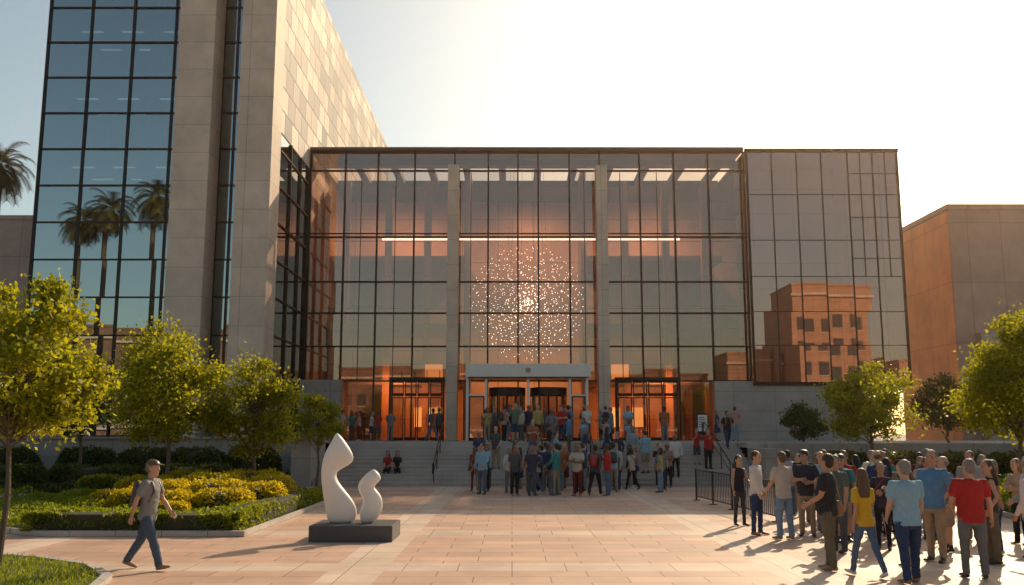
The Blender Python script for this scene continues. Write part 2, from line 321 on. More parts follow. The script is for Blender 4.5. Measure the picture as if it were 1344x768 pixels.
def palm_mesh(H,seed):
    rs=np.random.RandomState(seed); b=B()
    cur=rs.uniform(-.6,.6)
    b.tube([(cur*.0,0,-.1),(cur*.1,0,H*.3),(cur*.5,0,H*.7),(cur,0,H)],[.32,.22,.19,.2],1,9)
    top=Vector((cur,0,H))
    for k in range(52):
        az=k*2.399; el=math.radians(75-120*(k/51.)); Lr=rs.uniform(2.1,2.8); p=top.copy(); d=Vector((math.cos(az)*math.cos(el),math.sin(az)*math.cos(el),math.sin(el)))
        side=Vector((-math.sin(az),math.cos(az),0)); prev=p.copy(); S=9
        for i in range(S):
            d=(d+Vector((0,0,-.11-.03*i))).normalized(); nx=prev+d*Lr/S
            b.quad(prev+side*.02,nx+side*.015,nx-side*.015,prev-side*.02,0)
            if i>=2:
                for s in (-1,1):
                    for q in (0,.33,.66):
                        c=prev.lerp(nx,q); ll=.8*(1-abs(i-5)/8)
                        tip=c+(d*.65+side*s*.8).normalized()*ll+Vector((0,0,-.22*ll))
                        b.add([c-d*.04,c+d*.04,tip],[(0,1,2)],0)
            prev=nx
    return b.mesh('palm_tree',[M['palm'],M['bark']])
pm1=palm_mesh(19.5,1); pm2=palm_mesh(20.5,2)
for i,(x,y,me,s) in enumerate([(-34.2,60,pm1,1.02),(-28.2,24,pm2,1.0),(-31.6,25,pm1,1.0),(-34.5,23,pm2,.93),(-26.5,21,pm1,.82),(-44,40,pm2,.9)]):
    o=bpy.data.objects.new('palm_tree',me); o.location=(x,y,0); o.scale=(s,s,s); o.rotation_euler[2]=i*1.3; COL.objects.link(o)

# ---------------------------------------------------------------- podium, stairs
b=B(); n=11; Y0=39.6; tr=.45; R=.16
for i in range(n):
    y=Y0+i*tr; b.box(-8.4,10.6,y-.02,y+tr+.02 if i<n-1 else y+tr,i*R-.02 if i else -.05,(i+1)*R,0)
b.obj('entrance_stairs',[M['stone']],bevel=.012)
YP=Y0+n*tr
b=B(); b.box(-8.4,10.6,YP,55.0,1.2,1.76,0); b.box(-26,-8.42,42.3,55,0,1.757,0); b.box(10.62,40,42.3,55,0,1.757,0); b.obj('podium_terrace',[M['stone']])
b=B(); b.box(-40,-9.25,41.8,42.28,0,1.95,0); b.box(-9.25,-8.42,39.3,45,0,1.95,0); b.box(-9.32,-8.36,39.22,45.05,1.952,2.05,0); b.box(-40,-9.34,41.7,42.35,1.952,2.05,0); b.obj('retaining_wall',[M['conc2']])
b=B(); b.box(10.62,11.4,39.3,45,0,1.55,0); b.box(11.42,40,41.8,42.28,0,1.75,0); b.obj('retaining_wall',[M['conc2']])
def handrail(x):
    b=B(); z=lambda y: max(0,min(1.76,(y-Y0)/tr*R+R*.5))
    pts=[(x,Y0-.5,.55),(x,Y0-.45,.92),(x,Y0,1.0),(x,YP,2.68),(x,YP+.6,2.7),(x,YP+.62,2.3)]
    b.tube(pts,[.028]*6,0,8); 
    pts2=[(x,Y0,.6),(x,YP,2.28)]; b.tube(pts2,[.018]*2,0,6)
    for y in (Y0+.05,Y0+1.7,Y0+3.4,YP+.3): b.tube([(x,y,z(y)-.1),(x,y,min(2.68,1.0+(y-Y0)/tr*R))],[.022,.022],0,8)
    b.obj('stair_handrail',[M['black']],smooth=True)
for x in (-3.3,3.6,9.2): handrail(x)
b=B(); pts=[(6.15,31.5),(6.3,29.6),(6.45,27.7),(6.6,25.8),(6.7,24.0)]
for i in range(len(pts)-1):
    (x0,y0),(x1,y1)=pts[i],pts[i+1]
    b.tube([(x0,y0,1.0),(x1,y1,1.0)],[.024,.024],0,6); b.tube([(x0,y0,.14),(x1,y1,.14)],[.018,.018],0,6)
    for k in range(12):
        t=k/12; x=x0+(x1-x0)*t; y=y0+(y1-y0)*t; b.tube([(x,y,.14),(x,y,1.0)],[.009,.009],0,5,round_=False)
for (x,y) in pts: b.tube([(x,y,0),(x,y,1.02)],[.028,.028],0,8); b.box(x-.12,x+.12,y-.05,y+.05,0,.02)
b.obj('metal_railing',[M['black']])

# ---------------------------------------------------------------- main building
MB=empty('glass_museum_building')
def panes(b,xs,zs,y,mi=0,axis='y',tilt=.006):
    for i in range(len(xs)-1):
        for j in range(len(zs)-1):
            t=[random.uniform(-tilt,tilt) for _ in range(3)]
            A=[(xs[i],zs[j]),(xs[i+1],zs[j]),(xs[i+1],zs[j+1]),(xs[i],zs[j+1])]
            off=[t[0],t[1],t[1]+t[2],t[0]+t[2]]
            vs=[(p[0],y+o,p[1]) if axis=='y' else (y+o,p[0],p[1]) for p,o in zip(A,off)]
            b.add(vs,[(0,1,2,3)],mi)
cols=[-12.3,-10.2,-8.2,-5.95,-3.5,-1.45,.36,1.6,3.5,5.35,7.8,9.9,12.0,14.2]
rows=[5.25,7.3,9.3,11.2,13.95,18.1,19.3]
b=B(); panes(b,cols,rows,55.0); b.obj('facade_glass',[M['gmain']],MB)
b=B()
for x in cols: b.box(x-.045,x+.045,54.86,55.1,1.77,19.3)
for x in (-9.2,-7.1,-2.5,4.4,6.6,8.85): b.box(x-.018,x+.018,54.95,55.06,5.3,18.0)
for z in rows: b.box(-12.3,14.2,54.89,55.07,z-.045,z+.045)
b.box(-12.3,14.2,54.9,55.08,14.15,14.2)
b.obj('mullions',[M['frame']],MB)
b=B(); b.box(-12.35,14.15,54.6,56.6,19.3,19.5); 
b.box(-12.35,14.15,56.6,57.4,18.95,19.35); b.box(-12.35,14.15,61.7,70,18.95,19.35)
for k in range(12):
    x=-12.35+k*2.3; b.box(x,min(x+.45,14.15),57.4,61.7,18.96,19.34)
b.obj('roof',[M['roof']],MB)
b=B()
for x in (-3.5,5.35): b.box(x-.33,x+.33,53.6,54.5,1.76,18.1)
b.obj('entrance_columns',[M['conc']],MB,bevel=.02)
b=B(); b.box(-12.3,-9.95,53.7,54.8,1.76,5.25); b.box(11.85,20.8,54.25,54.8,1.76,5.2); b.obj('base_wall',[M['conc2']],MB)
b=B()
b.box(-12.3,23.2,66,66.3,1.76,18.9,0)
b.box(-12.35,-12.25,55.1,66,1.76,18.9,0)
b.box(-12.3,14.15,55.1,66,1.70,1.765,1)
b.box(-12.2,-3.2,60,66,8.9,9.25,2); b.box(4.9,14.1,60,66,8.9,9.25,2)
b.box(-12.2,-3.2,60,66,5.3,5.6,2); b.box(4.9,14.1,60,66,5.3,5.6,2)
b.box(-12.2,-3.2,61,66,13.6,13.95,2); b.box(4.9,14.1,61,66,13.6,13.95,2)
b.obj('interior_walls',[M['inwall'],M['infloor'],M['ceil']],MB)
b=B()
for x0,x1 in ((-3.05,-2.7),(4.4,4.75)): b.box(x0,x1,57.9,60.5,1.76,18.9,0)
for x in (-11,-8.2,-5.6,7.5,10.2,12.8): b.box(x-.22,x+.22,60.1,60.6,1.77,18.9,0)
for x0,x1 in ((-8.2,-3.4),(5.2,12.3)): b.box(x0,x1,63.5,63.8,1.77,5.28,0)
b.obj('interior_wood_portal',[M['wood']],MB)
b=B()
for x0,x1 in ((-12.1,-3.3),(5.0,14.0)):
    for z in (5.6,9.25,13.95): b.tube([(x0,59.95 if z<13 else 60.95,z+1.0),(x1,59.95 if z<13 else 60.95,z+1.0)],[.03,.03],0,6)
b.obj('mezzanine_rails',[M['frame']],MB)
b=B(); b.box(-8.2,10.6,57.2,57.35,14.25,14.42,0); b.obj('interior_linear_light',[M['striplamp']],MB)
b=B()
for x0,x1 in ((-5.5,-4.4),(6.3,7.4)): b.box(x0,x1,58.6,58.8,5.6,6.5)
for x0,x1 in ((-6.6,-5.9),(-5.6,-4.6),(6.5,7.3),(7.8,8.9)): b.box(x0,x1,62.9,63.1,2.6,3.9)
b.obj('lobby_glow_panels',[M['warmglow']],MB)  # glowing panels stand in for lit lobby openings
def spot(name,loc,tgt,pw,col,ang=110,rad=.25):
    l=bpy.data.lights.new(name,'SPOT'); l.energy=pw; l.color=col; l.spot_size=math.radians(ang); l.spot_blend=1; l.shadow_soft_size=rad
    o=bpy.data.objects.new(name,l); COL.objects.link(o); o.location=loc; o.rotation_euler=(Vector(tgt)-Vector(loc)).to_track_quat('-Z','Y').to_euler(); o.parent=MB
for x in (-8,1,10): spot('interior_fill_spot',(x,60.85,18.3),(x,66,8),3000,(1,.54,.27),140)  # unseen spots added to brighten the back wall
for x,p in ((-7.5,900),(.9,1500),(9.5,900)): spot('lobby_fill_spot',(x,58.2,5.1) if x!=.9 else (x,60,8.0),(x,64,2.5),p,(1,.40,.14),155)  # unseen warm spots added to lift the lobby brightness
# chandelier: concentric spheres of small lights
b=B(); rs=np.random.RandomState(5); C=Vector((.95,56.35,10.15))
for sh,(r,cnt) in enumerate(((.25,20),(.7,40),(1.2,60),(1.7,80),(2.2,105),(2.7,130),(3.15,150),(3.5,200))):
    for k in range(cnt):
        zz=1-2*(k+.5)/cnt; a=k*2.39996+sh; q=math.sqrt(1-zz*zz); d=Vector((q*math.cos(a),q*math.sin(a)*.3,zz)); p=C+d*r+Vector((rs.normal()*.04,0,rs.normal()*.04))
        s=.028 if r>1.5 else .036
        b.add([p+Vector(t)*s for t in ((1,0,0),(-1,0,0),(0,1,0),(0,-1,0),(0,0,1),(0,0,-1))],[(0,2,4),(2,1,4),(1,3,4),(3,0,4),(2,0,5),(1,2,5),(3,1,5),(0,3,5)],0)
for k in range(10): 
    a=k*.628; b.tube([C+Vector((math.cos(a)*1.2,math.sin(a)*.3,2.6)),C+Vector((math.cos(a)*1.0,math.sin(a)*.3,9.1))],[.008,.008],1,4,round_=False)
b.obj('spherical_chandelier',[M['dot'],M['black']])
# glass box at right
b=B(); bx=[14.2,15.7,17.2,18.7,20.3,21.8,23.3]; bz=[5.15,7.3,9.3,11.4,13.6,16.4,19.05]
panes(b,bx,bz,54.2,0); panes(b,[54.2,57,60,63,66],bz,23.3,0,'x'); panes(b,[54.2,55],bz,14.2,0,'x'); b.obj('box_glass',[M['gbox']],MB)
b=B()
for x in bx: b.box(x-(.02 if x not in (14.2,23.3) else .06),x+(.02 if x not in(14.2,23.3) else .06),54.12,54.26,5.15,19.05)
for z in bz[1:-1]: b.box(14.2,23.3,54.15,54.24,z-.016,z+.016)
for y in (57,60,63): b.box(23.27,23.36,y-.04,y+.04,5.15,19.05)
for x in (21.05,22.55): b.box(x-.018,x+.018,54.15,54.3,11.4,19.05)
for z in (12.5,15,17.7): b.box(20.3,23.3,54.14,54.27,z-.016,z+.016)
b.box(14.1,23.4,54.08,54.3,4.95,5.15); b.box(14.1,23.4,54.08,54.3,19.05,19.25); b.box(23.25,23.42,54.3,66,19.05,19.25)
b.obj('box_frame',[M['frame']],MB)
b=B(); b.box(14.15,23.3,54.31,70,19.0,19.2,0); b.box(14.12,23.28,54.31,70,4.85,5.14,0); b.obj('box_roof',[M['roof']],MB)
b=B(); b.box(14.3,20.6,57.5,57.8,5.15,18.95,0); b.box(20.62,23.2,57.6,65.8,11.0,11.3,0); b.box(20.5,20.6,57.9,65.9,5.2,18.9,0); b.obj('box_interior_wall',[M['inwall']],MB)
def leafdoor(b,x0,x1,y,z0,z1,fi=0,gi=1,w=.07):
    b.box(x0,x0+w,y,y+.06,z0,z1,fi); b.box(x1-w,x1,y,y+.06,z0,z1,fi); b.box(x0+w,x1-w,y,y+.06,z1-w,z1,fi); b.box(x0+w,x1-w,y,y+.06,z0,z0+.18,fi)
    b.quad((x0+w,y+.03,z0+.18),(x1-w,y+.03,z0+.18),(x1-w,y+.03,z1-w),(x0+w,y+.03,z1-w),gi)
    b.tube([(x1-w-.08,y-.07,z0+.8),(x1-w-.08,y-.07,z0+1.5)],[.018,.018],0,6)
def doorset(name,x0,x1,nl):
    b=B(); w=(x1-x0)/nl
    for i in range(nl): leafdoor(b,x0+i*w+.02,x0+(i+1)*w-.02,54.75,1.77,4.3)
    for i in range(nl): leafdoor(b,x0+i*w+.02,x0+(i+1)*w-.02,54.76,4.34,5.2)
    b.box(x0-.12,x0-.005,54.6,54.95,1.77,5.28); b.box(x1+.005,x1+.12,54.6,54.95,1.77,5.28); b.box(x0-.12,x1+.12,54.6,54.95,5.285,5.45)
    b.obj(name,[M['frame'],M['gdoor']],MB)
doorset('side_doors',-7.1,-4.1,4); doorset('side_doors',6.2,9.8,4)
b=B(); panes(b,[-9.9,-8.2,-7.25],[1.77,5.25],55.0); panes(b,[9.95,11.85],[1.77,5.25],55); b.obj('ground_floor_glass',[M['gmain']],MB)
EP=empty('entrance_portal'); EP.parent=MB
b=B(); b.box(-2.6,4.4,51.8,54.8,5.3,6.05); b.obj('canopy',[M['white']],EP,bevel=.03)
b=B(); b.box(-2.45,4.25,51.75,51.8,5.24,5.3); b.obj('canopy_trim',[M['frame']],EP)
b=B(); 
for x in (-2.5,-1.45,.9,3.25,4.2): b.box(x-.07,x+.07,51.95,52.1,1.76,5.3)
for x in (-2.5,4.2): b.box(x-.07,x+.07,54.5,54.65,1.76,5.3)
b.box(-2.43,-1.52,51.98,52.06,4.25,4.33); b.box(3.32,4.13,51.98,52.06,4.25,4.33)
b.obj('portal_posts',[M['white']],EP)
b=B(); b.tube([(.9,51.795,5.68),(.9,51.76,5.68)],[.15,.15],0,20,round_=False); b.obj('emblem_disc',[M['greyb']],EP)
b=B(); leafdoor(b,-2.42,-1.54,52.0,1.77,4.24); leafdoor(b,3.34,4.12,52.0,1.77,4.24)
b.quad((-2.5,52.1,1.8),(-2.5,54.6,1.8),(-2.5,54.6,5.2),(-2.5,52.1,5.2),1); b.quad((4.2,52.1,1.8),(4.2,54.6,1.8),(4.2,54.6,5.2),(4.2,52.1,5.2),1)
b.obj('portal_doors',[M['frame'],M['gdoor']],EP)
for cx in (-.28,2.08):
    b=B(); r=1.05; cy=53.1; seg=24
    for ring,(z0,z1) in enumerate(((4.3,4.75),(1.765,1.85))):
        for k in range(seg):
            a0=2*math.pi*k/seg;a1=2*math.pi*(k+1)/seg
            b.quad((cx+r*math.cos(a0),cy+r*math.sin(a0),z0),(cx+r*math.cos(a1),cy+r*math.sin(a1),z0),(cx+r*math.cos(a1),cy+r*math.sin(a1),z1),(cx+r*math.cos(a0),cy+r*math.sin(a0),z1),0)
    b.add([(cx+r*math.cos(2*math.pi*k/seg),cy+r*math.sin(2*math.pi*k/seg),4.75) for k in range(seg)],[tuple(range(seg))],0)
    for k in list(range(-3,4))+list(range(9,16)):
        a0=2*math.pi*k/seg;a1=2*math.pi*(k+1)/seg
        b.quad((cx+r*math.cos(a0),cy+r*math.sin(a0),1.85),(cx+r*math.cos(a1),cy+r*math.sin(a1),1.85),(cx+r*math.cos(a1),cy+r*math.sin(a1),4.3),(cx+r*math.cos(a0),cy+r*math.sin(a0),4.3),1)
    for k in (-3,4,9,16):
        a=2*math.pi*k/seg; b.tube([(cx+r*math.cos(a),cy+r*math.sin(a),1.77),(cx+r*math.cos(a),cy+r*math.sin(a),4.3)],[.045,.045],0,6)
    b.tube([(cx,cy,1.77),(cx,cy,4.3)],[.05,.05],0,8)
    for k in range(4):
        a=.5+k*math.pi/2; dx,dy=math.cos(a),math.sin(a)
        b.quad((cx,cy,1.9),(cx+dx*.95,cy+dy*.95,1.9),(cx+dx*.95,cy+dy*.95,4.25),(cx,cy,4.25),1)
        b.tube([(cx+dx*.97,cy+dy*.97,1.85),(cx+dx*.97,cy+dy*.97,4.28)],[.035,.035],0,5)
        b.tube([(cx,cy,2.9),(cx+dx*.97,cy+dy*.97,2.9)],[.025,.025],0,5)
    b.obj('revolving_door',[M['frame'],M['gdoor']],EP)
b=B(); b.box(10.5,11.15,53.0,53.08,2.1,3.3,0); b.box(10.56,11.09,52.985,52.998,2.3,3.22,1); b.box(10.6,10.66,53.0,53.07,1.76,2.1,0); b.box(11.0,11.06,53.0,53.07,1.76,2.1,0)
for k in range(5): b.box(10.62,10.62+.3+.1*((k*7)%3)/3,52.975,52.983,3.05-k*.13,3.09-k*.13,0)
b.obj('information_sign',[M['black'],M['white']])

# ---------------------------------------------------------------- tower
TW=empty('glass_office_tower')
tx=[-25.2,-22.9,-20.6,-18.3,-16.5]; tz=[1.2+2*k for k in range(15)]+[30.3]
b=B(); panes(b,tx,tz,47.7,0,'y',.008); panes(b,[-16.5,-14.9,-13.3],tz,47.7,0,'y',.008); panes(b,[47.7,51,54.9],[1.2+2*k for k in range(9)]+[18.2],-12.45,0,'x',.004)
b.obj('tower_glass',[M['gtower']],TW)
b=B()
for x in tx+[-14.9]: b.box(x-.04,x+.04,47.56,47.8,1.0,30.3)
for z in tz: b.box(-25.25,-14.2,47.6,47.76,z-.035,z+.035)
for z in [1.2+2*k for k in range(9)]: b.box(-12.52,-12.36,47.9,54.85,z-.035,z+.035)
for y in (50.2,52.6,54.8): b.box(-12.55,-12.34,y-.04,y+.04,1.7,18.2)
b.obj('tower_mullions',[M['frame']],TW)
b=B(); b.box(-17.5,-15.6,46.0,47.6,0,32); b.box(-14.2,-12.4,46.0,47.9,0,32)
b.obj('tower_piers',[M['conc']],TW,bevel=.02)
b=B(); b.box(-12.9,-12.42,47.92,90,18.2,30.4); b.obj('tower_side_cladding',[M['panel']],TW)
b=B(); b.box(-25.2,-12.92,47.9,90,30.2,30.5); b.box(-25.2,-12.5,89.5,90,0,30.2); b.box(-25.25,-25.15,47.9,90,0,30.1); b.box(-12.9,-12.5,55.0,89,0,18.18)
b.obj('tower_roof_and_walls',[M['greyb']],TW)
b=B()
for k in range(8): z=1.2+k*4; b.box(-25,-13,47.95,58,z-.28,z)
b.box(-24,-13.2,56,57,0,30); b.box(-20.4,-19.9,49.5,50,0,30)
b.obj('tower_interior_floors',[M['darkin']],TW)
b=B()
for k in range(4,8):
    z=1.2+k*4-.32
    for x in (-24,-21.7,-19.4): b.box(x-.6,x+.6,50.0,50.2,z,z+.03); b.box(x-.6,x+.6,52.5,52.7,z,z+.03)
b.obj('tower_ceiling_lights',[emis('cool_lamp',(.75,1,.95),1.0)],TW)

# ---------------------------------------------------------------- other buildings
def slab_building(name,x0,x1,y0,y1,h,mat,win=None,base=None):
    E=empty(name); b=B(); b.box(x0,x1,y0,y1,0,h); b.box(x0-.1,x1+.1,y0-.1,y1+.1,h+.003,h+.35); b.obj('walls',[M[mat]],E)
    if win:
        b=B(); ys,side=win
        yy=y0 if side<0 else y1
        nx=int((x1-x0)/2.6); nz=int((h-4)/3.6)
        for i in range(nx):
            for j in range(nz):
                x=x0+.8+i*2.6; z=3+j*3.6; o=.06*side
                b.box(x,x+1.5,min(yy,yy+o),max(yy,yy+o),z,z+2.0,0); b.box(x-.1,x+1.6,min(yy,yy+.15*side),max(yy,yy+.15*side),z-.12,z-.01,1)
        for z in (2.4,h-1.6): b.box(x0-.25,x1+.25,yy,yy+.3,z,z+.35,1)
        b.obj('windows',[M['darkin'],M['conc']],E)
    return E
E=slab_building('stone_clad_building',29.0,60,60,68.8,16.9,'greyb')
b=B(); b.box(28.93,28.997,60.05,68.75,.2,16.8); b.obj('sun_painted_side',[M['suntint']],E)  # side skin painted orange as if sunlit; it faces away from the sun
b=B(); b.box(30.2,60,59.2,59.98,1.5,8.6); b.obj('plinth_block',[M['conc2']],E)
slab_building('grey_building',-75,-30.5,72,90,19,'greyb')
slab_building('beige_building',-75,-36,52,56,9,'conc2')
slab_building('stone_office_building',42,53,-42,-28,24,'brickl',(0,1))
slab_building('stone_office_building',58,80,-50,-30,13,'brickl',(0,1))
slab_building('stone_office_building',34.5,41.5,-46,-36,14.5,'brickl',(0,1))
slab_building('stone_office_building',8,33,-60,-45,12,'brickd',(0,1))
slab_building('stone_office_building',-30,2,-62,-46,13,'brickd',(0,1))
slab_building('stone_office_building',-110,-40,-55,-40,17,'brickd',(0,1))

# ---------------------------------------------------------------- sculpture
SCU=empty('abstract_sculpture')
b=B(); b.box(-4.2,-2.47,19.6,21.0,0,.33); b.obj('plinth',[M['plinth']],SCU,bevel=.015)
def sculpt(name,X,Yc,left,right):
    b=B(); R=[]
    n=len(left)
    for i in range(n):
        l=Vector((left[i][0],0,left[i][1])); r=Vector((right[i][0],0,right[i][1])); c=(l+r)/2; h=(r-l)/2
        th=min(.17,h.length*.75+.01)
        R.append((Vector((X,Yc,.33))+c,h,Vector((0,th,0))))
    b.rings(R,0,True,20); o=b.obj(name,[M['sculpt']],SCU,smooth=True)
    s=o.modifiers.new('s','SUBSURF'); s.levels=2; s.render_levels=2
k=1/61.3
def pts(L,x0,v0=686): return [((x-x0)*k,(v0-v)*k) for x,v in L]
sculpt('large_form',-3.75,20.3,
 pts([(430,688),(428,676),(424,657),(420,636),(419,616),(422,600),(428,587),(434,577),(438,568)],442),
 pts([(464,688),(469,676),(467,663),(455,648),(441,633),(438,621),(450,615),(469,605),(444,573)],442))
sculpt('small_form',-3.05,20.3,
 pts([(474,688),(471,676),(474,665),(477,655),(468,645),(469,634),(477,625),(487,617)],485),
 pts([(489,688),(500,676),(503,661),(499,649),(489,641),(493,636),(502,629),(491,617)],485))

# ---------------------------------------------------------------- people
D2=math.radians
def person_mesh(name,fem=False,hair='short',sleeve='short',legs='long',pose=None,vox=.013,acc=None,build=1.0,seed=0):
    P=dict(la=(5,8,12,4),ra=(5,8,12,4),ll=(0,0),rl=(0,0),lean=0,head=0,headtilt=0,sit=False); 
    if pose: P.update(pose)
    pr=random.Random(seed*17+3)
    if seed:
        for kk in ('la','ra'):
            q=P[kk]; P[kk]=(q[0]+pr.uniform(-8,8),q[1]+pr.uniform(-2,5),max(4,q[2]+pr.uniform(-8,14)),q[3]+pr.uniform(-6,4))
        P['head']=P['head']+pr.uniform(-35,35); P['headtilt']+=pr.uniform(-9,3); P['lean']+=pr.uniform(-1.5,2.5)
        if pr.random()<.4: P['ll'],P['rl']=P['rl'],P['ll']
    b=B(); post=B()
    bw=build*(.95 if fem else 1.04)
    ln=D2(P['lean'])
    Z0=.93
    def U(p):
        p=Vector(p); q=p-Vector((0,0,Z0)); y=q.y*math.cos(ln)+q.z*math.sin(ln); z=-q.y*math.sin(ln)+q.z*math.cos(ln); return Vector((p.x,y,z+Z0))
    yh=D2(P['head']); tl=D2(P['headtilt'])
    HM=Matrix.Rotation(yh,3,'Z')@Matrix.Rotation(tl,3,'X'); HC=Vector((0,0,1.52))
    def H(p): return U(HM@(Vector(p)-HC)*1.04+HC)
    def ring(fn,c,rx,ry):
        c0=fn(c); return (c0,fn((c[0]+rx,c[1],c[2]))-c0,fn((c[0],c[1]+ry,c[2]))-c0)
    if fem: T=[(.83,.158,.122,-.008),(.90,.168,.128,-.01),(.97,.155,.115,-.003),(1.07,.128,.10,0),(1.17,.135,.108,.008),(1.27,.150,.125,.016),(1.36,.152,.108,.006),(1.425,.125,.082,0),(1.455,.075,.062,0)]
    else: T=[(.82,.168,.125,-.004),(.90,.170,.128,-.002),(.98,.162,.125,.002),(1.08,.158,.122,.006),(1.18,.168,.124,.006),(1.29,.182,.126,.006),(1.37,.182,.115,0),(1.43,.145,.09,-.005),(1.465,.085,.07,-.005)]
    if build>1.05: T=[(z,w,d*(1.15 if .85<z<1.2 else 1.02),y+(.02 if .85<z<1.2 else 0)) for z,w,d,y in T]
    b.rings([ring(U,(0,y,z),w*bw,d*bw) for z,w,d,y in T],1,True,18)
    b.rings([ring(lambda p:Vector(p),(0,-.005,z),w*bw,d*bw) for z,w,d in ((.76,.10,.10),(.80,.150,.118),(.88,.158,.120),(.95,.148,.110))],2,True,16)
    b.rings([ring(U,(0,-.005,1.42),.075,.068),ring(U,(0,0,1.48),.060,.060),ring(H,(0,.0,1.53),.057,.060),ring(H,(0,.0,1.58),.055,.06)],0,True,12)
    HR=[(1.512,.030,.034,.052),(1.530,.046,.056,.036),(1.56,.060,.076,.022),(1.60,.068,.088,.012),(1.64,.073,.095,.006),(1.68,.074,.097,.002),(1.715,.068,.088,-.002),(1.74,.050,.066,-.004),(1.753,.025,.035,-.005)]
    b.rings([ring(H,(0,y,z),w,d) for z,w,d,y in HR],0,True,18)
    b.tube([H((0,.096,1.648)),H((0,.112,1.615)),H((0,.100,1.598))],[.010,.016,.012],0,8)
    for s in (-1,1): b.tube([H((s*.074,-.005,1.60)),H((s*.082,-.012,1.625)),H((s*.078,-.012,1.655))],[(.010,.012),(.012,.017),(.010,.014)],0,8)
    def hell(c,rx,ry,rz,mi,bb=b):
        R=[]
        for i in range(8):
            t=-math.pi/2+math.pi*(i+.35)/7.7; R.append(ring(H,(c[0],c[1],c[2]+rz*math.sin(t)),rx*math.cos(t),ry*math.cos(t)))
        bb.rings(R,mi,True,16)
    if hair=='bald':
        hell((0,-.035,1.635),.080,.078,.055,4)
    else:
        hell((0,-.02,1.675),.085,.100,.095,4)
        hell((0,-.045,1.62),.076,.07,.075,4)
        if hair=='cap':
            hell((0,-.008,1.705),.088,.108,.068,5)
            b.rings([ring(H,(0,.09,1.705),.070,.04),ring(H,(0,.135,1.698),.062,.045),ring(H,(0,.14,1.688),.062,.045),ring(H,(0,.09,1.693),.070,.04)],5,True,12)
        if hair=='long':
            b.rings([ring(H,(0,-.03,1.72),.07,.07),ring(H,(0,-.045,1.64),.092,.075),ring(H,(0,-.06,1.54),.098,.066),ring(H,(0,-.085,1.42),.098,.05),ring(H,(0,-.10,1.31),.075,.032)],4,True,14)
        if hair=='bob':
            b.rings([ring(H,(0,-.03,1.71),.075,.075),ring(H,(0,-.03,1.63),.092,.082),ring(H,(0,-.035,1.55),.094,.075),ring(H,(0,-.04,1.50),.085,.06)],4,True,14)
        if hair=='pony':
            b.tube([H((0,-.11,1.69)),H((0,-.16,1.65)),H((0,-.15,1.52)),H((0,-.12,1.42))],[.03,.038,.032,.012],4,8)
    for s in (-1,1):
        c=H((s*.031,.0885,1.640)); post.ell(c,.011,.006,.0075,6,8,5)
        post.tube([H((s*.016,.098,1.660)),H((s*.046,.086,1.661))],[.004,.003],4,5)
    post.tube([H((-.022,.096,1.572)),H((0,.101,1.570)),H((.022,.096,1.572))],[.004,.006,.004],7,6)
    wr={}
    for s,key in ((-1,'la'),(1,'ra')):
        a,bo,e,b2=[D2(q) for q in P[key]]
        sh=Vector((s*(.175 if not fem else .158)*bw,0,1.405)); inner=Vector((s*.10,0,1.40))
        d1=Vector((s*math.sin(bo),math.sin(a)*math.cos(bo),-math.cos(a)*math.cos(bo)))
        d2=Vector((s*math.sin(b2),math.sin(a+e)*math.cos(b2),-math.cos(a+e)*math.cos(b2)))
        el=sh+d1*.29; w=el+d2*.255
        sh,inner,el,w=U(sh),U(inner),U(el),U(w); d1=(el-sh).normalized(); d2=(w-el).normalized()
        g=.92 if fem else 1.08
        if sleeve=='long':
            b.tube([inner,sh,sh+d1*.12,el,el+d2*.13,w-d2*.01],[.06*g,.066*g,.060*g,.052*g,.048*g,.038*g],1,12)
            b.tube([w-d2*.06,w+d2*.015],[(.026*g,.024*g),(.026*g,.021*g)],0,10)
        else:
            le=.18 if sleeve=='short' else .02
            if sleeve!='none': b.tube([inner,sh,sh+d1*.08,sh+d1*le],[.06*g,.069*g,.067*g,.066*g],1,12)
            b.tube([inner.lerp(sh,.6),sh,sh+d1*.12,el,el+d2*.07,el+d2*.17,w+d2*.015],[.045*g,.050*g,.046*g,.038*g,.041*g,.032*g,(.027*g,.022*g)],0,12)
        nrm=Vector((-s,0,0)); nrm=(nrm-d2*nrm.dot(d2)).normalized(); wd=d2.cross(nrm).normalized()
        if wd.y<0: wd=-wd
        palm=[w-d2*.01,w+d2*.03,w+d2*.075,w+d2*.09]
        post.rings([(palm[0],wd*.024,nrm*.019),(palm[1],wd*.034,nrm*.017),(palm[2],wd*.041,nrm*.014),(palm[3],wd*.036,nrm*.011)],0,True,10)
        curl=P.get('curl',.35)
        for i,(o,l) in enumerate(((.030,.068),(.010,.077),(-.010,.072),(-.029,.056))):
            p0=w+d2*.078+wd*o; p1=p0+(d2+nrm*curl*.4).normalized()*l*.45; p2=p1+(d2+nrm*curl*1.4).normalized()*l*.33; p3=p2+(d2*.6+nrm*curl*2.2).normalized()*l*.25
            post.tube([p0,p1,p2,p3],[.0088,.0084,.0075,.0062],0,6)
        t0=w+d2*.022+wd*.026; t1=t0+(d2*.7+wd*.7+nrm*.2).normalized()*.036; t2=t1+(d2*.9+wd*.25+nrm*.4).normalized()*.032
        post.tube([t0,t1,t2],[.012,.0105,.008],0,6)
        wr[s]=(sh,el,w)
    feet=[]
